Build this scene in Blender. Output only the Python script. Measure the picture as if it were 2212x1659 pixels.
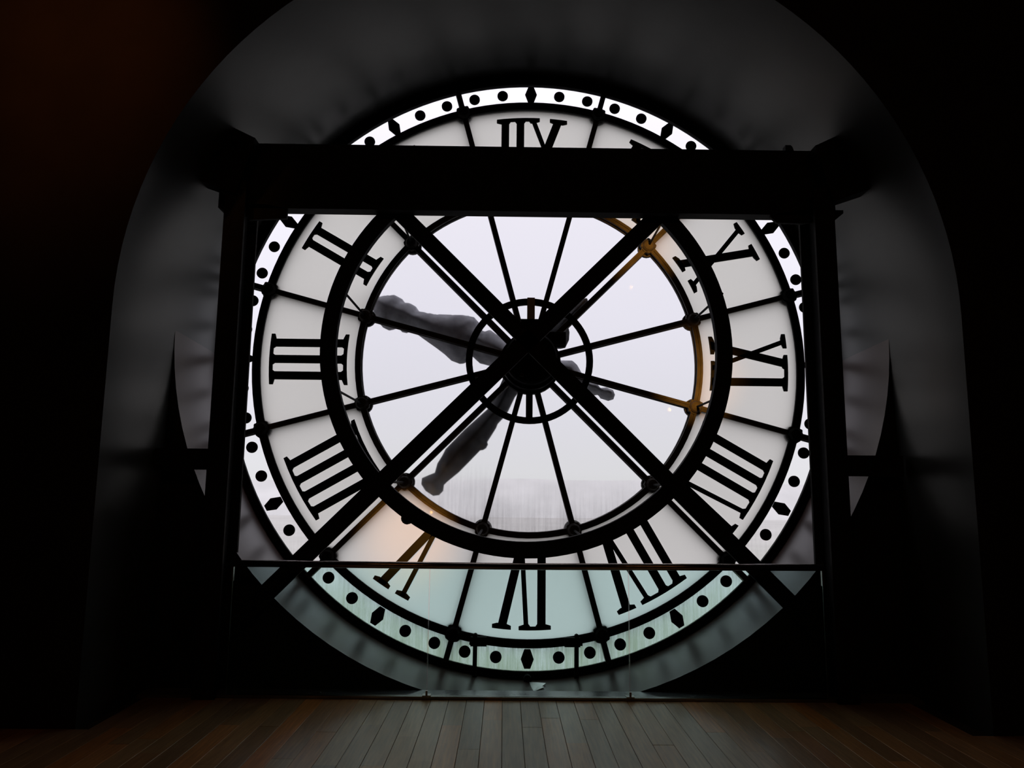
import bpy, bmesh, math, random
from mathutils import Vector, Matrix
from mathutils.geometry import delaunay_2d_cdt

# ---------------------------------------------------------------- clearing
for o in list(bpy.data.objects):
    bpy.data.objects.remove(o)
SC = bpy.context.scene
COL = SC.collection
random.seed(7)

# All sizes below are given in units of the clock's hour ring radius and turned
# into metres by S; the dial's centre hangs ZC above the floor, dial plane y = 0.
S = 2.72
ZC = 1.0625 * S

def T(x, y, z):
    return Vector((x * S, y * S, z * S + ZC))

# ---------------------------------------------------------------- camera
cam_data = bpy.data.cameras.new('camera')
cam = bpy.data.objects.new('camera', cam_data)
COL.objects.link(cam)
cam_data.sensor_fit = 'HORIZONTAL'
cam_data.sensor_width = 36.0
cam_data.lens = 1640.0 / 2212.0 * 36.0
cam_data.clip_start = 0.05
cam_data.clip_end = 8000
R_ = Vector((0.99990411641977, -0.009776000335072688, 0.009807537114265595))
U_ = Vector((-0.011111425701043369, -0.14374948361097423, 0.9895517278952466))
F_ = Vector((0.008264029627804547, 0.9895658218527087, 0.14384432569720593))
M = Matrix((R_, U_, -F_)).transposed().to_4x4()
M.translation = T(-0.08577, -2.74506, -0.4845)
cam.matrix_world = M
SC.camera = cam

# ---------------------------------------------------------------- world: foggy overcast sky
world = bpy.data.worlds.new('overcast_sky')
SC.world = world
world.use_nodes = True
wn, wl = world.node_tree.nodes, world.node_tree.links
wn.clear()
w_out = wn.new('ShaderNodeOutputWorld')
w_bg = wn.new('ShaderNodeBackground')
w_tc = wn.new('ShaderNodeTexCoord')
w_sep = wn.new('ShaderNodeSeparateXYZ')
w_ramp = wn.new('ShaderNodeValToRGB')
wl.new(w_tc.outputs['Generated'], w_sep.inputs[0])
wl.new(w_sep.outputs['Z'], w_ramp.inputs['Fac'])
wl.new(w_ramp.outputs['Color'], w_bg.inputs['Color'])
wl.new(w_bg.outputs[0], w_out.inputs['Surface'])
w_bg.inputs['Strength'].default_value = 1.0
cr = w_ramp.color_ramp
cr.elements[0].position = 0.0
cr.elements[0].color = (0.775, 0.775, 0.79, 1)
cr.elements[1].position = 1.0
cr.elements[1].color = (1.70, 1.66, 1.76, 1)
for pos, c in ((0.10, (0.81, 0.80, 0.87, 1)), (0.22, (0.885, 0.865, 0.965, 1)), (0.42, (0.97, 0.94, 1.04, 1)), (0.70, (1.35, 1.31, 1.41, 1))):
    e = cr.elements.new(pos)
    e.color = c

# ---------------------------------------------------------------- lights of the room
def spot(name, loc, target, energy, color, size_deg, blend, radius):
    d = bpy.data.lights.new(name, 'SPOT')
    d.energy = energy
    d.color = color
    d.spot_size = math.radians(size_deg)
    d.spot_blend = blend
    d.shadow_soft_size = radius
    o = bpy.data.objects.new(name, d)
    COL.objects.link(o)
    o.location = loc
    o.rotation_euler = (target - loc).to_track_quat('-Z', 'Y').to_euler()
    return o

# dim warm gallery spot washing the wall left of the niche
spot('ceiling_spot', T(-1.15, -1.75, 1.25), T(-1.33, -0.78, 0.72), 95.0, (1.0, 0.33, 0.07), 52, 1.0, 0.05)

# unseen warm strip behind the camera, added for the handrail's highlight line
sd = bpy.data.lights.new('rail_highlight_strip', 'AREA')
sd.shape = 'RECTANGLE'
sd.size = 3.2 * S
sd.size_y = 0.02 * S
sd.energy = 18
sd.color = (1.0, 0.42, 0.14)
so = bpy.data.objects.new('rail_highlight_strip', sd)
COL.objects.link(so)
so.location = T(0, -3.9, 1.6)
so.rotation_euler = (T(0, -1.2, -0.6) - so.location).to_track_quat('-Z', 'Y').to_euler()

# ---------------------------------------------------------------- exposure, view, sampling options
SC.view_settings.view_transform = 'Standard'
SC.view_settings.look = 'None'
SC.view_settings.exposure = 0.0
SC.view_settings.gamma = 1.0
SC.view_settings.use_curve_mapping = False
SC.cycles.transparent_max_bounces = 24
SC.cycles.max_bounces = 10
SC.cycles.transmission_bounces = 10
SC.cycles.use_denoising = True

# ================================================================ materials
def new_mat(name):
    m = bpy.data.materials.new(name)
    m.use_nodes = True
    n, l = m.node_tree.nodes, m.node_tree.links
    n.clear()
    out = n.new('ShaderNodeOutputMaterial')
    return m, n, l, out

def principled(name, color, rough=0.6, metal=0.0, noise=0.0, nscale=6.0, spec=0.5, bump=0.0, stretch=(1, 1, 1)):
    m, n, l, out = new_mat(name)
    b = n.new('ShaderNodeBsdfPrincipled')
    b.inputs['Roughness'].default_value = rough
    b.inputs['Metallic'].default_value = metal
    b.inputs['Specular IOR Level'].default_value = spec
    l.new(b.outputs[0], out.inputs['Surface'])
    if noise > 0 or bump > 0:
        g = n.new('ShaderNodeNewGeometry')
        mp = n.new('ShaderNodeMapping')
        mp.inputs['Scale'].default_value = stretch
        l.new(g.outputs['Position'], mp.inputs['Vector'])
        t = n.new('ShaderNodeTexNoise')
        t.inputs['Scale'].default_value = nscale
        t.inputs['Detail'].default_value = 6
        l.new(mp.outputs[0], t.inputs['Vector'])
    if noise > 0:
        r = n.new('ShaderNodeValToRGB')
        r.color_ramp.elements[0].position = 0.3
        r.color_ramp.elements[1].position = 0.7
        r.color_ramp.elements[0].color = tuple(c * (1 - noise) for c in color) + (1,)
        r.color_ramp.elements[1].color = tuple(min(1, c * (1 + noise)) for c in color) + (1,)
        l.new(t.outputs['Fac'], r.inputs['Fac'])
        l.new(r.outputs['Color'], b.inputs['Base Color'])
    else:
        b.inputs['Base Color'].default_value = tuple(color) + (1,)
    if bump > 0:
        bp = n.new('ShaderNodeBump')
        bp.inputs['Strength'].default_value = bump
        bp.inputs['Distance'].default_value = 0.01
        l.new(t.outputs['Fac'], bp.inputs['Height'])
        l.new(bp.outputs[0], b.inputs['Normal'])
    return m

def clear_glass(name, tint, gloss=0.05, grime=None, haze=0.0):
    """Pane glass: transparent with a weak mirror sheen; grime = (z_top, z_bottom, strength, colour)
    adds drip streaks of dirt between two heights."""
    m, n, l, out = new_mat(name)
    tr = n.new('ShaderNodeBsdfTransparent')
    tr.inputs['Color'].default_value = tuple(tint) + (1,)
    gl = n.new('ShaderNodeBsdfGlossy')
    gl.inputs['Roughness'].default_value = 0.03
    fr = n.new('ShaderNodeLayerWeight')
    fr.inputs['Blend'].default_value = 0.12
    mul = n.new('ShaderNodeMath')
    mul.operation = 'MULTIPLY'
    mul.inputs[1].default_value = gloss * 4
    l.new(fr.outputs['Fresnel'], mul.inputs[0])
    mx = n.new('ShaderNodeMixShader')
    l.new(mul.outputs[0], mx.inputs['Fac'])
    l.new(tr.outputs[0], mx.inputs[1])
    l.new(gl.outputs[0], mx.inputs[2])
    last = mx
    if grime:
        z_top, z_bot, strength, gcol = grime
        g = n.new('ShaderNodeNewGeometry')
        sp = n.new('ShaderNodeSeparateXYZ')
        l.new(g.outputs['Position'], sp.inputs[0])
        mr = n.new('ShaderNodeMapRange')
        mr.interpolation_type = 'SMOOTHSTEP'
        mr.inputs['From Min'].default_value = z_top * S + ZC
        mr.inputs['From Max'].default_value = z_bot * S + ZC
        l.new(sp.outputs['Z'], mr.inputs['Value'])
        mp = n.new('ShaderNodeMapping')
        mp.inputs['Scale'].default_value = (26, 26, 1.1)
        l.new(g.outputs['Position'], mp.inputs['Vector'])
        t1 = n.new('ShaderNodeTexNoise')
        t1.inputs['Scale'].default_value = 1.6
        t1.inputs['Detail'].default_value = 7
        t1.inputs['Roughness'].default_value = 0.65
        l.new(mp.outputs[0], t1.inputs['Vector'])
        r1 = n.new('ShaderNodeValToRGB')
        r1.color_ramp.elements[0].position = 0.36
        r1.color_ramp.elements[0].color = (1, 1, 1, 1)
        r1.color_ramp.elements[1].position = 0.56
        r1.color_ramp.elements[1].color = (0, 0, 0, 1)
        l.new(t1.outputs['Fac'], r1.inputs['Fac'])
        t2 = n.new('ShaderNodeTexNoise')
        t2.inputs['Scale'].default_value = 3.2
        t2.inputs['Detail'].default_value = 5
        l.new(g.outputs['Position'], t2.inputs['Vector'])
        add = n.new('ShaderNodeMath')
        add.operation = 'MULTIPLY_ADD'
        add.inputs[1].default_value = 0.55
        l.new(r1.outputs['Color'], add.inputs[0])
        l.new(t2.outputs['Fac'], add.inputs[2])
        m1 = n.new('ShaderNodeMath')
        m1.operation = 'MULTIPLY'
        l.new(add.outputs[0], m1.inputs[0])
        l.new(mr.outputs[0], m1.inputs[1])
        m2 = n.new('ShaderNodeMath')
        m2.operation = 'MULTIPLY'
        m2.use_clamp = True
        m2.inputs[1].default_value = strength
        l.new(m1.outputs[0], m2.inputs[0])
        df = n.new('ShaderNodeBsdfTranslucent')
        df.inputs['Color'].default_value = tuple(gcol) + (1,)
        mg = n.new('ShaderNodeMixShader')
        l.new(m2.outputs[0], mg.inputs['Fac'])
        l.new(last.outputs[0], mg.inputs[1])
        l.new(df.outputs[0], mg.inputs[2])
        last = mg
    l.new(last.outputs[0], out.inputs['Surface'])
    return m

def fog_glass(name, rough, tint, grime):
    """misted pane: a clear pane's grime over rough glass"""
    m = clear_glass(name, tint, 0.0, grime)
    n, l = m.node_tree.nodes, m.node_tree.links
    b = n.new('ShaderNodeBsdfGlass')
    b.inputs['Roughness'].default_value = rough
    b.inputs['IOR'].default_value = 1.45
    b.inputs['Color'].default_value = tuple(tint) + (1,)
    tr = next(q for q in n if q.type == 'BSDF_TRANSPARENT')
    for lk in list(tr.outputs[0].links):
        l.new(b.outputs[0], lk.to_socket)
    n.remove(tr)
    return m

def opal(name, color, front=0.06):
    m, n, l, out = new_mat(name)
    a = n.new('ShaderNodeBsdfTranslucent')
    a.inputs['Color'].default_value = tuple(color) + (1,)
    d = n.new('ShaderNodeBsdfDiffuse')
    d.inputs['Color'].default_value = (0.8, 0.78, 0.72, 1)
    mx = n.new('ShaderNodeMixShader')
    mx.inputs['Fac'].default_value = front
    l.new(a.outputs[0], mx.inputs[1])
    l.new(d.outputs[0], mx.inputs[2])
    l.new(mx.outputs[0], out.inputs['Surface'])
    return m

def plank_mat():
    m, n, l, out = new_mat('oak_board')
    b = n.new('ShaderNodeBsdfPrincipled')
    b.inputs['Roughness'].default_value = 0.30
    b.inputs['Specular IOR Level'].default_value = 0.42
    b.inputs['Specular Tint'].default_value = (1.0, 0.88, 0.72, 1)
    oi = n.new('ShaderNodeObjectInfo')
    r = n.new('ShaderNodeValToRGB')
    r.color_ramp.elements[0].color = (0.308, 0.170, 0.078, 1)
    r.color_ramp.elements[1].color = (0.532, 0.299, 0.139, 1)
    for p, c in ((0.3, (0.420, 0.258, 0.120, 1)), (0.55, (0.504, 0.231, 0.078, 1)), (0.68, (0.260, 0.183, 0.105, 1)), (0.85, (0.588, 0.224, 0.057, 1))):
        r.color_ramp.elements.new(p).color = c
    l.new(oi.outputs['Random'], r.inputs['Fac'])
    g = n.new('ShaderNodeNewGeometry')
    mp = n.new('ShaderNodeMapping')
    mp.inputs['Scale'].default_value = (30, 1.6, 1)
    l.new(g.outputs['Position'], mp.inputs['Vector'])
    t = n.new('ShaderNodeTexNoise')
    t.inputs['Scale'].default_value = 2.0
    t.inputs['Detail'].default_value = 8
    l.new(mp.outputs[0], t.inputs['Vector'])
    mr = n.new('ShaderNodeMapRange')
    mr.inputs['From Min'].default_value = 0.3
    mr.inputs['From Max'].default_value = 0.7
    mr.inputs['To Min'].default_value = 0.72
    mr.inputs['To Max'].default_value = 1.2
    l.new(t.outputs['Fac'], mr.inputs['Value'])
    mx = n.new('ShaderNodeVectorMath')
    mx.operation = 'SCALE'
    l.new(r.outputs['Color'], mx.inputs[0])
    l.new(mr.outputs[0], mx.inputs['Scale'])
    l.new(mx.outputs[0], b.inputs['Base Color'])
    bp = n.new('ShaderNodeBump')
    bp.inputs['Strength'].default_value = 0.15
    bp.inputs['Distance'].default_value = 0.004
    l.new(t.outputs['Fac'], bp.inputs['Height'])
    l.new(bp.outputs[0], b.inputs['Normal'])
    l.new(b.outputs[0], out.inputs['Surface'])
    return m

MAT = {
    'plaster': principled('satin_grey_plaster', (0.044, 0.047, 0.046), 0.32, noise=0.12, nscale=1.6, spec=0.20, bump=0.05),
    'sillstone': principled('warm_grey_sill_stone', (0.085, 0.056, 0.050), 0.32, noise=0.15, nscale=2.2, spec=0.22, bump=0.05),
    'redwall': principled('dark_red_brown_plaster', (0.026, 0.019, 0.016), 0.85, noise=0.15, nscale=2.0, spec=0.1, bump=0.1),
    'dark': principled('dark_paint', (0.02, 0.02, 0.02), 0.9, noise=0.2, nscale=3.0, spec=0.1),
    'outside': principled('pale_stone', (0.08, 0.075, 0.07), 0.9, noise=0.1, nscale=1.0, spec=0.1),
    'steel': principled('black_painted_steel', (0.017, 0.017, 0.018), 0.7, noise=0.25, nscale=9.0, spec=0.06),
    'iron': principled('dark_cast_iron', (0.055, 0.050, 0.046), 0.68, noise=0.25, nscale=14.0, spec=0.10),
    'black': principled('black_enamel', (0.010, 0.010, 0.010), 0.7, noise=0.2, nscale=10.0, spec=0.05),
    'hand': principled('weathered_hand_paint', (0.43, 0.43, 0.48), 0.9, noise=0.3, nscale=9.0, spec=0.0, bump=0.15),
    'hand_dark': principled('dark_hand_paint', (0.06, 0.06, 0.065), 0.9, noise=0.3, nscale=9.0, spec=0.0, bump=0.15),
    'grey': principled('grey_galvanised_plate', (0.28, 0.28, 0.29), 0.5, noise=0.2, nscale=12.0),
    'rail': principled('brushed_bronze_tube', (0.42, 0.36, 0.32), 0.22, metal=1.0, noise=0.08, nscale=20.0),
    'channel': principled('brushed_steel_channel', (0.30, 0.28, 0.26), 0.3, metal=1.0, noise=0.1, nscale=15.0),
    'sill': principled('polished_stone_sill', (0.10, 0.10, 0.105), 0.18, noise=0.3, nscale=5.0, spec=0.5),
    'foil': principled('creased_silver_foil', (0.92, 0.93, 0.93), 0.38, metal=0.7, bump=0.1, noise=0.05, nscale=14.0),
    'clear': clear_glass('clear_dial_glass', (0.945, 0.945, 0.945), 0.03, grime=(-0.40, -0.64, 0.36, (0.42, 0.415, 0.40))),
    'minute': clear_glass('minute_track_glass', (0.995, 0.995, 0.995), 0.02, grime=(-0.50, -1.10, 0.62, (0.55, 0.60, 0.42))),
    'fog': fog_glass('misted_dial_glass', 0.07, (0.965, 0.965, 0.965), (-0.34, -0.62, 0.26, (0.42, 0.415, 0.40))),
    'opal_back': opal('opal_glass', (1.0, 0.995, 0.935), 0.145),
    'opal_front': clear_glass('opal_glass_face', (0.99, 0.985, 0.97), 0.03),
    'guard': clear_glass('green_guard_glass', (0.835, 0.968, 0.962), 0.06),
    'guard_edge': principled('guard_glass_edge', (0.22, 0.30, 0.27), 0.3),
    'board': plank_mat(),
    'subfloor': principled('dark_subfloor', (0.03, 0.025, 0.02), 0.9, noise=0.2),
    'ground': principled('haze_pale_ground', (0.50, 0.49, 0.475), 1.0, noise=0.06, nscale=0.03, spec=0.0),  # pale base colour stands in for the haze over the ground
    'street': principled('light_damping_street', (0.05, 0.05, 0.05), 0.8, noise=0.2, nscale=0.2, spec=0.2),  # kept dark so little light bounces up to the hands
    'hill': principled('haze_pale_roofs', (0.60, 0.595, 0.59), 1.0, noise=0.08, nscale=0.02, spec=0.0),  # brightness of the fog put into the roof colour
}
def emission(name, color, strength):
    m, n, l, out = new_mat(name)
    e = n.new('ShaderNodeEmission')
    e.inputs['Color'].default_value = tuple(color) + (1,)
    e.inputs['Strength'].default_value = strength
    l.new(e.outputs[0], out.inputs['Surface'])
    return m
MAT['bulb'] = emission('warm_bulb', (1.0, 0.55, 0.2), 14.0)

# ================================================================ object helpers
class MB:
    """collects geometry in unit coordinates and links it as one mesh object"""
    def __init__(self, xf=None):
        self.v, self.f, self.fm = [], [], []
        self.xf = xf
    def add(self, verts, faces, mi=0):
        b = len(self.v)
        self.v += [tuple(p) for p in verts]
        self.f += [tuple(b + i for i in f) for f in faces]
        self.fm += [mi] * len(faces)
    def prism(self, poly, y0, y1, mi_front=0, mi_back=0, mi_side=0):
        n = len(poly)
        self.add([(x, y0, z) for x, z in poly] + [(x, y1, z) for x, z in poly], [])
        b = len(self.v) - 2 * n
        def put(f, m):
            self.f.append(tuple(b + i for i in f))
            self.fm.append(m)
        put(range(n), mi_front)
        put(reversed(range(n, 2 * n)), mi_back)
        for i in range(n):
            j = (i + 1) % n
            put((i, n + i, n + j, j), mi_side)
    def box(self, x0, x1, y0, y1, z0, z1):
        self.prism([(x0, z0), (x1, z0), (x1, z1), (x0, z1)], y0, y1)
    def bar(self, a, b, w, y0, y1):
        (ax, az), (bx, bz) = a, b
        L = math.hypot(bx - ax, bz - az)
        nx, nz = -(bz - az) / L * w / 2, (bx - ax) / L * w / 2
        self.prism([(ax + nx, az + nz), (ax - nx, az - nz), (bx - nx, bz - nz), (bx + nx, bz + nz)], y0, y1)
    def sweep(self, a, b, prof):
        """straight bar from a to b (x, z); prof = [(t, y)] across the bar"""
        (ax, az), (bx, bz) = a, b
        L = math.hypot(bx - ax, bz - az)
        nx, nz = -(bz - az) / L, (bx - ax) / L
        n = len(prof)
        vs = [(ax + nx * t, y, az + nz * t) for t, y in prof] + [(bx + nx * t, y, bz + nz * t) for t, y in prof]
        fs = [tuple(range(n)), tuple(reversed(range(n, 2 * n)))]
        fs += [(i, (i + 1) % n, n + (i + 1) % n, n + i) for i in range(n)]
        self.add(vs, fs)
    def revolve(self, prof, cx=0.0, cz=0.0, n=96):
        """closed ring: prof = [(r, y)] turned about the y axis through (cx, cz)"""
        k = len(prof)
        vs, fs = [], []
        for i in range(n):
            a = 2 * math.pi * i / n
            vs += [(cx + r * math.sin(a), y, cz + r * math.cos(a)) for r, y in prof]
        for i in range(n):
            j = (i + 1) % n
            for q in range(k):
                p = (q + 1) % k
                fs.append((i * k + q, i * k + p, j * k + p, j * k + q))
        self.add(vs, fs)
    def lathe(self, prof, cx, cz, n=20):
        """solid of revolution about the y axis: prof = [(r, y)] from front pole to back pole"""
        k = len(prof)
        vs = [(cx, prof[0][1], cz), (cx, prof[-1][1], cz)]
        for i in range(n):
            a = 2 * math.pi * i / n
            vs += [(cx + r * math.sin(a), y, cz + r * math.cos(a)) for r, y in prof]
        fs = []
        for i in range(n):
            j = (i + 1) % n
            for q in range(k - 1):
                fs.append((2 + i * k + q, 2 + i * k + q + 1, 2 + j * k + q + 1, 2 + j * k + q))
            fs.append((0, 2 + i * k, 2 + j * k))
            fs.append((1, 2 + j * k + k - 1, 2 + i * k + k - 1))
        self.add(vs, fs)
    def tube(self, a, b, r, n=12):
        a, b = Vector(a), Vector(b)
        d = (b - a).normalized()
        u = d.orthogonal().normalized()
        w = d.cross(u)
        vs = []
        for p in (a, b):
            vs += [tuple(p + (u * math.cos(2 * math.pi * i / n) + w * math.sin(2 * math.pi * i / n)) * r) for i in range(n)]
        fs = [tuple(range(n)), tuple(reversed(range(n, 2 * n)))]
        fs += [(i, (i + 1) % n, n + (i + 1) % n, n + i) for i in range(n)]
        self.add(vs, fs)
    def build(self, name, mats, parent=None, smooth=False, bevel=0.0):
        if self.xf:
            self.v = [self.xf(p) for p in self.v]
        me = bpy.data.meshes.new(name)
        base = parent_loc(parent)
        me.from_pydata([T(*p) - base for p in self.v], [], self.f)
        if not isinstance(mats, (list, tuple)):
            mats = [mats]
        for m in mats:
            me.materials.append(MAT[m])
        for p, mi in zip(me.polygons, self.fm):
            p.material_index = mi
            p.use_smooth = smooth
        me.update()
        bm = bmesh.new()
        bm.from_mesh(me)
        bmesh.ops.recalc_face_normals(bm, faces=bm.faces)
        bm.to_mesh(me)
        bm.free()
        o = bpy.data.objects.new(name, me)
        COL.objects.link(o)
        o.parent = parent
        if bevel:
            mod = o.modifiers.new('bevel', 'BEVEL')
            mod.width = bevel * S
            mod.segments = 2
            mod.limit_method = 'ANGLE'
        return o

LOC = {}
def parent_loc(p):
    if p is None:
        return Vector((0, 0, 0))
    base = Vector((0, 0, 0))
    while p is not None:
        base += Vector(p.location)
        p = p.parent
    return base

def thing(name, label, cat, at, group=None):
    o = bpy.data.objects.new(name, None)
    COL.objects.link(o)
    o.empty_display_size = 0.2
    o.location = T(*at)
    o['label'] = label
    o['category'] = cat
    if group:
        o['group'] = group
    return o

def tag(o, label, cat, group=None):
    o['label'] = label
    o['category'] = cat
    if group:
        o['group'] = group
    return o

def structure(o):
    o['kind'] = 'structure'
    return o

def pt(r, deg):
    a = math.radians(deg)
    return (r * math.sin(a), r * math.cos(a))

def sector(r0, r1, a0, a1, n=10):
    p = [pt(r1, a0 + (a1 - a0) * i / n) for i in range(n + 1)]
    p += [pt(r0, a1 + (a0 - a1) * i / n) for i in range(n + 1)]
    return p

# ================================================================ the setting
R_N = 1.13          # radius of the vaulted niche
Y_F = -0.775        # plane of the room wall the niche opens in
Y_P = -0.39         # front of the low wall that closes the niche's lower half
Z_FL = -1.0625       # floor
X_W, Z_T, Y_B = 2.6, 2.3, -4.3

# --- front wall with the arched niche (face, vault and jambs)
mb = MB()
NA = 64
arch = [(R_N * math.cos(math.pi * i / NA), R_N * math.sin(math.pi * i / NA)) for i in range(NA + 1)]   # right to left over the top
prof = [(R_N, Z_FL - 0.25)] + arch + [(-R_N, Z_FL - 0.25)]
n = len(prof)
vs = [(x, Y_F, z) for x, z in prof] + [(x, 0.035, z) for x, z in prof]
mb.add(vs, [(i, i + 1, n + i + 1, n + i) for i in range(n - 1)], 1)
outer = [(X_W, Z_FL - 0.25)]
for x, z in arch:
    k = max(abs(x) / X_W, z / Z_T, 1e-6)
    outer.append((x / k, z / k) if z > 0.001 else (math.copysign(X_W, x), 0.0))
outer.append((-X_W, Z_FL - 0.25))
vs = [(x, Y_F, z) for x, z in prof] + [(x, Y_F, z) for x, z in outer]
mb.add(vs, [(i, i + 1, n + i + 1, n + i) for i in range(n - 1)], 0)
for cx in (-1, 1):   # the two upper corners the radial strips leave open
    ia = min(range(n), key=lambda i: abs(outer[i][0] - cx * X_W) + abs(outer[i][1] - Z_T))
# outer skin and edges make it a thick wall
vs = [(x, 0.035, z) for x, z in prof] + [(x, 0.035, z) for x, z in outer]
mb.add(vs, [(i, n + i, n + i + 1, i + 1) for i in range(n - 1)], 2)
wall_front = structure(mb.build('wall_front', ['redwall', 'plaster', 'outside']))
for p in wall_front.data.polygons:
    p.use_smooth = p.material_index == 1

# --- low wall filling the niche's lower half, with the round cut in its top
mb = MB()
NB = 56
cut_f, cut_b = [], []
for i in range(NB + 1):
    a = math.pi + math.pi * i / NB          # left to right through the bottom
    cut_f.append((1.1298 * math.cos(a), Y_P, 0.023 + 1.13 * math.sin(a)))
    rb_ = 1.1298 - 0.0088 * min(1, -math.sin(a) * 2.5)
    cut_b.append((rb_ * math.cos(a), 0.033, rb_ * math.sin(a)))
zb = Z_FL - 0.25
k = NB + 1
bot_f = [(x, Y_P, zb) for x, y, z in cut_f]
bot_b = [(x, 0.033, zb) for x, y, z in cut_b]
mb.add(cut_f + cut_b, [(i, i + 1, k + i + 1, k + i) for i in range(NB)], 0)          # rounded top
mb.add(cut_f + bot_f, [(i, k + i, k + i + 1, i + 1) for i in range(NB)], 1)          # face to the room
mb.add(cut_b + bot_b, [(i, i + 1, k + i + 1, k + i) for i in range(NB)], 2)          # face to the street
mb.add(bot_f + bot_b, [(i, k + i, k + i + 1, i + 1) for i in range(NB)], 1)
wall_low = structure(mb.build('wall_parapet', ['sillstone', 'dark', 'outside']))
for p in wall_low.data.polygons:
    p.use_smooth = p.material_index == 0

# --- floor slab with its oak boards
mb = MB()
mb.box(-X_W, X_W, Y_B, Y_F - 0.001, Z_FL - 0.06, Z_FL - 0.008)
mb.box(-R_N, R_N, Y_F - 0.001, Y_P - 0.001, Z_FL - 0.06, Z_FL - 0.008)
floor = structure(mb.build('floor', 'subfloor'))
pw, gap = 0.0505, 0.0009
board_cache = {}
ix = 0
x = -1.60
while x < 1.60:
    y_end = (-0.486 if abs(x + pw / 2) < R_N - 0.03 else Y_F - 0.004)
    y = y_end
    first = True
    while y > -2.25:
        ln = random.choice((0.42, 0.55, 0.68, 0.80, 0.95))
        if first:
            ln *= random.uniform(0.3, 1.0)
            ln = max(0.12, round(ln, 2))
            first = False
        w = pw - gap
        key = round(ln, 2)
        if key not in board_cache:
            m_ = MB()
            m_.prism([(0, -0.008), (w, -0.008), (w, -0.0006), (w - 0.0006, 0), (0.0006, 0), (0, -0.0006)], -key + gap, 0)
            me = bpy.data.meshes.new('plank')
            me.from_pydata([(a * S, b * S, c * S) for a, b, c in m_.v], [], m_.f)
            me.materials.append(MAT['board'])
            bm = bmesh.new()
            bm.from_mesh(me)
            bmesh.ops.recalc_face_normals(bm, faces=bm.faces)
            bm.to_mesh(me)
            bm.free()
            board_cache[key] = me
        o = bpy.data.objects.new('plank', board_cache[key])
        COL.objects.link(o)
        o.location = T(x, y, Z_FL + random.uniform(-0.0004, 0.0002))
        o.parent = floor
        y -= key
    x += pw
    ix += 1

# --- rest of the room
def slab(name, mat, *b):
    m_ = MB()
    m_.box(*b)
    return structure(m_.build(name, mat))
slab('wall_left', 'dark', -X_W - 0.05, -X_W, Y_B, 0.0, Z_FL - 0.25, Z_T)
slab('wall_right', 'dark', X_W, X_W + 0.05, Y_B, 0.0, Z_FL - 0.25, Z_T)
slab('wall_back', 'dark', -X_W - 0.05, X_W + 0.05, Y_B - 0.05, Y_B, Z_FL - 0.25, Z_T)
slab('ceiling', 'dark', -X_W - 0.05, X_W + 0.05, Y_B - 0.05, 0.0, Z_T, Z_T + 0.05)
slab('trim_1', 'sill', -R_N + 0.002, R_N - 0.002, -0.466, Y_P - 0.0005, Z_FL - 0.03, Z_FL + 0.003)

# --- outside far below, fog put into the pale far colours
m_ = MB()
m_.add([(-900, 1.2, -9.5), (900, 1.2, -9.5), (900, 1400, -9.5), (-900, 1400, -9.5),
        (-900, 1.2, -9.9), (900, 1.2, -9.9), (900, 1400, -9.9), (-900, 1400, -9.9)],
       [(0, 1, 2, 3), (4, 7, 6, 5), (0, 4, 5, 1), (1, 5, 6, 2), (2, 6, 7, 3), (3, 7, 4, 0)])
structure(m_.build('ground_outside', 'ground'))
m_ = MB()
m_.box(-60, 60, 1.2, 33, -9.52, -9.42)  # out of view, added to keep the undersides of the hands dark
structure(m_.build('unseen_dark_street', 'street'))
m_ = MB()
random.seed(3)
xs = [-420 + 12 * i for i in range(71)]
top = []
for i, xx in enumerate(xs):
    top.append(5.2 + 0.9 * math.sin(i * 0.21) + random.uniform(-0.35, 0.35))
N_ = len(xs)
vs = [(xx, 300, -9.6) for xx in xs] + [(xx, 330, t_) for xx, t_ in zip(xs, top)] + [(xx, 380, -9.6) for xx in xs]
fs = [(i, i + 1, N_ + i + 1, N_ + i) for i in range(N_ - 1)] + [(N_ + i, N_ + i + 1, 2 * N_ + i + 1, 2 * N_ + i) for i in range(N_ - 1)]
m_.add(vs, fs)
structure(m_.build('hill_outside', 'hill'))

# ================================================================ the clock
clock = thing('tower_clock', 'huge round see-through tower clock with reversed Roman numerals, filling the arched opening', 'clock', (0, 0, 0))

def bar_profile(h):
    g = 0.16 * h
    return [(-h, 0), (-g, 0), (-g, .004), (g, .004), (g, 0), (h, 0), (h, .010), (.5 * h, .014), (.5 * h, .027),
            (.95 * h, .030), (.95 * h, .044), (-.95 * h, .044), (-.95 * h, .030), (-.5 * h, .027), (-.5 * h, .014), (-h, .010)]

def ring_part(name, r, h, mat, n=144):
    m = MB()
    m.revolve([(r + t, y) for t, y in bar_profile(h)], n=n)
    return m.build(name, mat, clock)

m = MB()
m.revolve([(1.094, .010), (1.103, .006), (1.106, .006), (1.106, .010), (1.109, .010), (1.109, .002), (1.119, .002), (1.119, .012), (1.142, .012), (1.142, .030), (1.119, .030), (1.119, .042), (1.100, .042), (1.097, .024), (1.094, .024)], n=160)
m.build('rim', 'black', clock)
ring_part('hour_ring', 1.000, .0145, 'black', 144)
ring_part('inner_ring', 0.6285, .0108, 'iron', 112)
m = MB()
m.revolve([(.2085, -.016), (.2325, -.016), (.2325, -.004), (.2085, -.004)], n=72)
m.build('hub_ring', 'black', clock)

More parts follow.
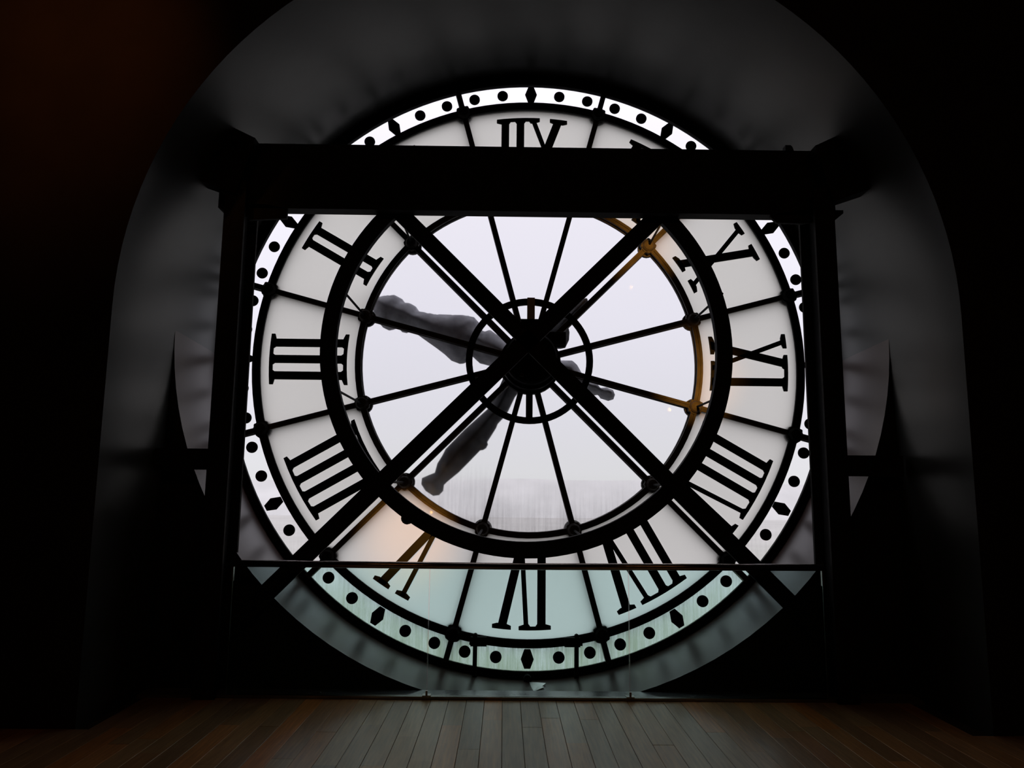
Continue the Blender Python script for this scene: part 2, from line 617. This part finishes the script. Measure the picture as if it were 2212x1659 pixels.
for k in range(12):
    a = 15 + 30 * k
    m = MB()
    m.sweep(pt(.075, a), pt(1.1, a), bar_profile(.0098))
    m.build('spoke', 'iron', clock)
def boss_prof(r):
    return [(.35 * r, -.020), (.62 * r, -.017), (.80 * r, -.010), (.86 * r, -.004), (r, -.003), (r, .012), (.7 * r, .016), (.7 * r, .026), (1.22 * r, .028), (1.22 * r, .045), (.9 * r, .058), (.4 * r, .062)]
for k in range(12):
    a = 15 + 30 * k
    for r, br, mt in ((1.0, .0290, 'black'), (.6285, .0275, 'iron')):
        m = MB()
        m.lathe(boss_prof(br), *pt(r, a), n=18)
        # four little lobes around the boss
        for q in range(4):
            px, pz = pt(r, a)
            dx, dz = pt(br * .82, a + 45 + 90 * q)
            m.lathe([(.003, -.008), (.007, -.006), (.008, .0), (.008, .010), (.004, .012)], px + dx, pz + dz, n=8)
        m.build('boss', mt, clock, smooth=False)

FOG = {60 * -1, -90, -150}
for k in range(12):
    c = -150 + 30 * k                    # centre angle of the pane, clockwise from the top as seen from the room
    a0, a1 = c - 15, c + 15
    fog = c in FOG
    m = MB()
    m.prism(sector(.07, .6285, a0, a1, 10), .0175, .0225)
    m.build('centre_pane', 'fog' if fog else 'clear', clock)
    m = MB()
    m.prism(sector(.6285, 1.0, a0, a1, 10), .0175, .0225, 0, 1, 0)
    m.build('opal_pane', ['opal_front', 'opal_back'], clock)
    m = MB()
    m.prism(sector(1.0, 1.105, a0, a1, 10), .0175, .0225)
    m.build('minute_pane', 'minute', clock)

# minute dots and five-minute lozenges
for k in range(60):
    a = 6 * k
    cx, cz = pt(1.0525, a)
    if k % 5:
        m = MB()
        m.lathe([(.0205, .012), (.0205, .0174)], cx, cz, n=28)
        m.build('minute_dot', 'black', clock)
    else:
        ca, sa = math.cos(math.radians(a)), math.sin(math.radians(a))
        poly = [(-.0105, .0325), (.0105, .0325), (.0228, 0.001), (.0105, -.0325), (-.0105, -.0325), (-.0228, 0.001)]
        m = MB()
        m.prism([(cx + u * ca + v * sa, cz - u * sa + v * ca) for u, v in poly], .012, .0174)
        m.build('five_minute_lozenge', 'black', clock)

# Roman numerals, read from the street: seen from the room they are mirrored
TH, TN = .0295, .0165
RI, RO = .672, .956
def I(x):
    return [(x, x, TH, 1)]
def X(o1, i1, o2, i2):
    return [(o1, i1, TH, 1), (o2, i2, TN, 1)]
def V(o1, o2, apex):
    return [(o1, apex, TH, 0), (o2, apex + .006, TN, 0)]
NUM = {
    1: I(0), 2: I(-.027) + I(.029), 3: I(-.061) + I(0) + I(.061), 4: I(-.094) + I(-.0315) + I(.031) + I(.0935),
    5: V(-.049, .038, .016), 6: V(-.0915, -.0045, -.027) + I(.0486), 7: V(-.139, -.0557, -.075) + I(.010) + I(.069),
    8: V(-.165, -.079, -.101) + I(-.0173) + I(.0427) + I(.1027), 9: I(-.0665) + X(.003, .069, .088, -.016), 10: X(-.052, .048, .055, -.05),
    11: X(-.078, .022, .021, -.084) + I(.069), 12: X(-.107, -.007, -.008, -.113) + I(.040) + I(.098)}
ROMAN = {1: 'I', 2: 'II', 3: 'III', 4: 'IIII', 5: 'V', 6: 'VI', 7: 'VII', 8: 'VIII', 9: 'IX', 10: 'X', 11: 'XI', 12: 'XII'}

def serif_runs(ends):
    ends = sorted(ends)
    runs = [[ends[0]]]
    for e in ends[1:]:
        if e[0] - runs[-1][-1][0] < .078:
            runs[-1].append(e)
        else:
            runs.append([e])
    return runs

for hnum, strokes in NUM.items():
    t = math.radians(30 * hnum)
    er = (-math.sin(t), math.cos(t))
    et = (-math.cos(t), -math.sin(t))
    def put(u, r):
        rr = r - u * u / (2 * r)          # ends follow the dial's curve
        return (et[0] * u + er[0] * rr, et[1] * u + er[1] * rr)
    m = MB()
    y0, y1 = .010, .0174
    ro = .950 if hnum == 1 else RO
    for xo, xi, w, _s in strokes:
        h = w / 2 * 1.0
        q = h * math.hypot(xo - xi, RO - RI) / (RO - RI)
        m.prism([put(xo - q, ro - .004), put(xo + q, ro - .004), put(xi + q, RI + .004), put(xi - q, RI + .004)], y0, y1)
    for which in (0, 1):
        if which == 0:
            ends = [(xo, w) for xo, xi, w, s in strokes]
        else:
            ends = [(xi, w) for xo, xi, w, s in strokes if s]
        if not ends:
            continue
        rb = ro if which == 0 else RI
        sg = -1 if which == 0 else 1      # towards the middle of the stroke
        for run in serif_runs(ends):
            a = run[0][0] - run[0][1] / 2 - .0185
            b = run[-1][0] + run[-1][1] / 2 + .0185
            th = .0125
            steps = 6
            face = [put(a + (b - a) * i / steps, rb) for i in range(steps + 1)]
            back = [put(b, rb + sg * th), put(run[-1][0] + run[-1][1] / 2 + .002, rb + sg * (th + .006)),
                    put(run[0][0] - run[0][1] / 2 - .002, rb + sg * (th + .006)), put(a, rb + sg * th)]
            if len(run) > 1:
                # chamfered hollows between the strokes
                pts = [put(b, rb + sg * th), put(run[-1][0] + run[-1][1] / 2 + .002, rb + sg * (th + .006))]
                for e1, e0 in zip(run[::-1], run[::-1][1:]):
                    l_, r_ = e0[0] + e0[1] / 2, e1[0] - e1[1] / 2
                    d = min(.006, (r_ - l_) * .25)
                    if r_ - l_ > .006:
                        pts += [put(r_, rb + sg * (th + .008)), put(r_ - d, rb + sg * th), put(l_ + d, rb + sg * th), put(l_, rb + sg * (th + .008))]
                pts += [put(run[0][0] - run[0][1] / 2 - .002, rb + sg * (th + .006)), put(a, rb + sg * th)]
                back = pts
            m.prism(face + back, y0, y1)
    o = m.build('numeral', 'black', clock)
    o['label'] = 'black Roman numeral %s, seen reversed' % ROMAN[hnum]

# --- hands outside the glass, solid and rounded
H1 = [(-.599, .257), (-.567, .262), (-.537, .267), (-.512, .268), (-.487, .255), (-.475, .239), (-.453, .237), (-.434, .226), (-.42, .206), (-.387, .2), (-.355, .195), (-.291, .193), (-.234, .192), (-.207, .184), (-.191, .166), (-.188, .14), (-.17, .131), (-.146, .137), (-.113, .114), (-.074, .087), (.002, .07), (.077, .047), (.119, .023), (.137, .023), (.165, .022), (.186, .006), (.199, -.018), (.213, -.046), (.235, -.06), (.262, -.065), (.273, -.081), (.297, -.079), (.322, -.089), (.329, -.107), (.323, -.124), (.304, -.13), (.276, -.121), (.265, -.107), (.251, -.109), (.213, -.096), (.174, -.082), (.103, -.042), (.003, -.016), (-.073, -.012), (-.117, -.007), (-.149, 0), (-.185, .009), (-.201, .023), (-.213, .035), (-.225, .021), (-.243, .009), (-.262, .006), (-.294, .018), (-.319, .041), (-.352, .066), (-.398, .098), (-.437, .126), (-.46, .131), (-.469, .125), (-.485, .127), (-.497, .14), (-.508, .144), (-.518, .14), (-.536, .133), (-.559, .144), (-.574, .161), (-.593, .188), (-.603, .23)]
H2 = [(.004, .098), (.043, .093), (.089, .081), (.126, .079), (.145, .083), (.159, .113), (.161, .144), (.157, .163), (.19, .196), (.219, .23), (.237, .258), (.23, .281), (.208, .275), (.176, .245), (.134, .203), (.097, .177), (.034, .154), (-.038, .101), (-.077, .037), (-.094, -.036), (-.122, -.1), (-.151, -.158), (-.242, -.242), (-.312, -.316), (-.323, -.339), (-.342, -.371), (-.351, -.406), (-.373, -.415), (-.399, -.427), (-.401, -.45), (-.384, -.475), (-.355, -.493), (-.333, -.49), (-.318, -.474), (-.316, -.452), (-.303, -.439), (-.262, -.405), (-.224, -.366), (-.181, -.32), (-.169, -.318), (-.158, -.311), (-.151, -.297), (-.154, -.288), (-.121, -.234), (-.115, -.218), (-.094, -.195), (-.075, -.168), (-.05, -.114), (-.01, -.063), (.044, -.008)]

def inflate(poly, yc, R, flat):
    """closed pillow-shaped solid over an outline"""
    n = len(poly)
    def inside(x, z):
        c = False
        for i in range(n):
            (x1, z1), (x2, z2) = poly[i], poly[i - 1]
            if (z1 > z) != (z2 > z) and x < (x2 - x1) * (z - z1) / (z2 - z1) + x1:
                c = not c
        return c
    def dist(x, z):
        best = 9
        for i in range(n):
            (x1, z1), (x2, z2) = poly[i], poly[i - 1]
            dx, dz = x2 - x1, z2 - z1
            t_ = max(0, min(1, ((x - x1) * dx + (z - z1) * dz) / (dx * dx + dz * dz)))
            best = min(best, math.hypot(x - x1 - t_ * dx, z - z1 - t_ * dz))
        return best
    pts = [Vector(p) for p in poly]
    x0, x1 = min(p[0] for p in poly), max(p[0] for p in poly)
    z0, z1 = min(p[1] for p in poly), max(p[1] for p in poly)
    st = .0085
    i = 0
    x = x0
    while x < x1:
        z = z0 + (st / 2 if i % 2 else 0)
        while z < z1:
            if inside(x, z) and dist(x, z) > st * .45:
                pts.append(Vector((x, z)))
            z += st
        x += st * .87
        i += 1
    vo, eo, fo, *_ = delaunay_2d_cdt(pts, [(k_, (k_ + 1) % n) for k_ in range(n)], [], 1, 1e-6)
    hs = []
    for p in vo:
        d = dist(p[0], p[1])
        q = min(d, R)
        hs.append(math.sqrt(max(0, q * (2 * R - q))) * flat)
    m = MB()
    k_ = len(vo)
    edge = .004
    vs = [(p[0], yc - edge - h, p[1]) for p, h in zip(vo, hs)] + [(p[0], yc + edge + h, p[1]) for p, h in zip(vo, hs)]
    fs = [tuple(f) for f in fo] + [tuple(k_ + q for q in reversed(f)) for f in fo]
    cnt = {}
    for f in fo:
        for a, b in zip(f, list(f[1:]) + [f[0]]):
            cnt[(a, b)] = 1
    for a, b in cnt:
        if (b, a) not in cnt:
            fs.append((b, a, k_ + a, k_ + b))
    m.add(vs, fs)
    return m

def farther(poly, y):
    k_ = (2.745 + y) / (2.745 + .11)
    return [(-.0858 + k_ * (x + .0858), -.4845 + k_ * (z + .4845)) for x, z in poly]
o = inflate(farther(H1, .15), .15, .075, 1.25).build('hour_hand', 'hand', clock, smooth=True)
o['label'] = 'broad grey clock hand pointing upper left behind the glass'
o = inflate([(-.0858 + (2.745 + .33) / (2.745 + .16) * (x + .0858), -.4845 + (2.745 + .33) / (2.745 + .16) * (z + .4845)) for x, z in H2], .33, .06, 1.3).build('minute_hand', 'hand_dark', clock, smooth=True)
o['label'] = 'dark clock hand pointing lower left behind the glass'
m = MB()
m.tube((0, -.02, 0), (0, .30, 0), .022, 16)
m.build('hand_shaft', 'black', clock)

for k in range(12):
    x0, z0 = pt(.631, 15 + 30 * k)
    m = MB()
    m.tube((x0, -.014, z0), (x0 * 1.0 - .004, -.384, z0 * 1.0 - .004), .0040, 8)
    m.build('tie_rod', 'black', clock)

# --- works at the hub
m = MB()
m.lathe([(.05, -.150), (.085, -.148), (.092, -.14), (.092, -.09), (.104, -.086), (.104, -.03), (.112, -.026), (.112, .012), (.06, .014)], .002, -.012, n=36)
m.build('gear_housing', 'black', clock)
m = MB()
m.box(.055, .126, -.11, -.05, .043, .088)
m.build('terminal_box', 'black', clock, bevel=.002)
m = MB()
m.box(-.034, .034, -.075, -.055, .086, .141)
m.build('hub_crossbar', 'black', clock)
m = MB()
m.box(-.010, .018, -.030, -.020, .135, .232)
m.build('hub_bracket', 'grey', clock)
m = MB()
m.box(-.012, .012, -.03, -.012, -.225, -.09)
m.build('hub_strut', 'black', clock)
for a_ in (12, 100, 205, 250, 300):
    px, pz = pt(.07, a_)
    m = MB()
    m.lathe([(.006, -.160), (.008, -.156), (.008, -.14)], px, pz - .012, n=6)
    m.build('bolt', 'iron', clock)

# --- two hook struts at the foot of the dial
for sx, pl in ((-.181, (-.198, -.142)), (.169, (.128, .182))):
    m = MB()
    m.bar((sx, -.972), (sx - .001, -1.108), .0145, -.030, -.018)
    m.box(pl[0], pl[1], -.022, -.004, -1.005, -.974)
    m.lathe([(.004, -.036), (.008, -.034), (.008, -.016)], sx, -.968, n=8)
    m.box(sx - .02, sx + .02, -.030, -.012, -.999, -.990)
    m.build('hook_strut', 'black', clock)
m = MB()
m.lathe([(.006, -.03), (.014, -.026), (.014, .0)], 0.0, -1.112, n=10)
m.build('drain_spout', 'black', clock)

# ================================================================ steel bracing in front of the dial
frame = thing('bracing_frame', 'black steel bracing frame with beam, posts, diagonal cross and ring before the dial', 'frame', (0, -.44, Z_FL))
KF = .9396          # the frame was measured at y = -.26 and stands nearer the room by this factor
def nearer(p):
    return (-.0858 + KF * (p[0] + .0858), -2.745 + KF * (p[1] + 2.745), -.4845 + KF * (p[2] + .4845))
def FM():
    return MB(nearer)
CX = -.017
m = FM()
m.box(-1.055, 1.02, -.306, -.298, .456, .685)      # face plate
m.box(-1.055, 1.02, -.298, -.254, .456, .470)      # lower flange
m.box(-1.055, 1.02, -.298, -.254, .671, .685)      # upper flange
m.build('beam', 'steel', frame)
ZF_ = (Z_FL + .4845) / KF - .4845                  # floor in the measured frame
for sgn, xa, xb in ((-1, -1.013, -.946), (1, .925, .991)):
    m = FM()
    m.box(xa, xb, -.362, -.350, ZF_, .53)          # front flange
    m.box(xa, xb, -.236, -.224, ZF_, .53)          # rear flange
    xm = (xa + xb) / 2
    m.box(xm - .006, xm + .006, -.350, -.236, ZF_, .53)
    m.build('post', 'steel', frame)
def arm(name, direc, nrm, lo, hi, t0, t1):
    mid = (lo + hi) / 2
    ox, oz = CX + nrm[0] * mid, nrm[1] * mid
    m = FM()
    m.bar((ox + direc[0] * t0, oz + direc[1] * t0), (ox + direc[0] * t1, oz + direc[1] * t1), hi - lo, -.26, -.246)
    return m.build(name, 'steel', frame)
arm('diagonal_arm', (-.7071, .7071), (-.7071, -.7071), -.0467, .0070, -1.36, .90)
arm('diagonal_arm', (.7071, .7071), (-.7071, .7071), -.0145, .0425, -1.36, .90)
m = FM()
m.revolve([(.6355, -.261), (.6875, -.261), (.6875, -.234), (.6355, -.234)], CX, 0, n=128)
m.build('brace_ring', 'steel', frame)
for xa, xb in ((-1.20, -1.0), (.98, 1.19)):
    m = FM()
    m.box(xa, xb, -.315, -.285, -.416, -.350)
    m.build('wall_stub', 'steel', frame)
# black blocks added to stand in for shade on the vault at the beam ends
for sg in (-1, 1):
    m = MB()
    arc_ = [(sg * 1.133 * math.cos(math.radians(q)), 1.133 * math.sin(math.radians(q))) for q in (24, 26, 28, 30, 32, 34)]
    m.prism([(sg * .92, .42), (sg * .87, .600)] + arc_[::-1], -.52, -.458)
    m.build('end_shade_block', 'steel', frame)
# gusset plates under the beam ends, and the lug on top
m = FM()
m.prism([(-1.043, .470), (-1.043, .452), (-1.02, .434), (-.951, .428), (-.951, .414), (-.824, .421), (-.824, .456), (-.90, .470)], -.306, -.294)
m.build('gusset', 'steel', frame)
m = FM()
m.prism([(.800, .456), (.800, .447), (.82, .428), (.908, .426), (.95, .434), (1.012, .436), (1.046, .464), (1.046, .475), (.9, .475)], -.306, -.294)
m.build('gusset', 'steel', frame)
m = FM()
m.prism([(.860, .680), (.860, .705), (.878, .705), (.884, .699), (.890, .680)], -.306, -.28)
m.build('lifting_lug', 'steel', frame)

# small warm dial lamps fixed to the back of the ring
def dial_lamp(x, z, aim, power):
    m = FM()
    m.lathe([(.010, -.236), (.020, -.233), (.020, -.206), (.016, -.204), (.015, -.215)], x, z, n=16)
    lamp = m.build('lamp_housing', 'steel', frame)
    m = FM()
    m.lathe([(.004, -.216), (.011, -.213), (.011, -.209), (.005, -.207)], x, z, n=12)
    m.build('lamp_bulb', 'bulb', lamp, smooth=True)
    spot('lamp_light', T(*nearer((x, -.198, z))), T(*aim), power, (1.0, .42, .06), 60, 1.0, .015)
dial_lamp(-.402, -.565, (-.42, 0, -.64), 100)
dial_lamp(.640, -.105, (.62, 0, -.06), 70)
dial_lamp(.478, .450, (.42, 0, .46), 60)

# ================================================================ glass guard rail
guard = thing('guard_rail', 'glass guard rail with slim bronze handrail along the edge of the floor', 'railing', (0, -.47, Z_FL))
KG = (2.745 - .47) / (2.745 - .43)   # measured at y = -.43, stands at y = -.47 between the posts
def nearer_g(p):
    return (-.0858 + KG * (p[0] + .0858), p[1] - .04, -.4845 + KG * (p[2] + .4845))
def GM():
    return MB(nearer_g)
m = GM()
m.tube((-.892, -.436, -.6945), (-.02, -.436, -.6962), .0100, 24)
hr = m
hr.tube((-.02, -.436, -.6962), (.868, -.436, -.6915), .0100, 24)
hr = hr.build('handrail', 'rail', guard)
for p in hr.data.polygons:
    p.use_smooth = len(p.vertices) == 4
for xa, xb in ((-.885, -.3056), (-.3034, .2839), (.2861, .862)):
    m = GM()
    m.box(xa, xb, -.4375, -.4335, -1.070, -.697)
    o = m.build('glass_panel', ['guard', 'guard_edge'], guard)
    for p in o.data.polygons:
        p.material_index = 0 if abs(p.normal.y) > .5 else 1
m = GM()
m.box(-.885, .862, -.444, -.4378, -1.0728, -1.0645)
m.box(-.885, .862, -.4333, -.427, -1.0728, -1.0645)
m.box(-.885, .862, -.4378, -.4333, -1.0728, -1.0705)
m.build('base_channel', 'channel', guard)
for xc in (-.3045, .2850):
    m = GM()
    m.box(xc - .003, xc + .003, -.448, -.440, -1.064, -1.048)
    m.box(xc - .012, xc + .012, -.449, -.426, -1.0645, -1.0605)
    m.build('glass_clip', 'channel', guard)
for xc in (-.886, .863):
    m = GM()
    m.box(xc - .003, xc + .003, -.441, -.431, -.745, -.695)
    m.build('end_clip', 'channel', guard)

# scrap of foil lying on the sloping sill under the dial
m = MB()
def zs(x, y):
    w = (y - Y_P) / (.033 - Y_P)
    return .023 * (1 - w) - 1.13 * math.sqrt(max(0, 1 - (x / 1.13) ** 2)) + .0012
fp = [(.006, -.040), (.030, -.055), (.060, -.085), (.046, -.115), (.052, -.135), (.028, -.165), (.016, -.185), (.010, -.12)]
lift = [.006, .008, .010, .006, .007, .004, .002, .004]
top_ = [(x, y, zs(x, y) + l_ + .002) for (x, y), l_ in zip(fp, lift)]
bot_ = [(x, y, z - .0016) for x, y, z in top_]
cx_ = (.030, -.11, zs(.03, -.11) + .006)
k = len(fp)
m.add(top_ + bot_ + [cx_, (cx_[0], cx_[1], cx_[2] - .0016)],
      [(i, (i + 1) % k, 2 * k) for i in range(k)] + [(k + (i + 1) % k, k + i, 2 * k + 1) for i in range(k)] +
      [(i, k + i, k + (i + 1) % k, (i + 1) % k) for i in range(k)])
tag(m.build('foil_scrap', 'foil'), 'small torn pale scrap lying on the sill below the dial, right of its foot', 'scrap')
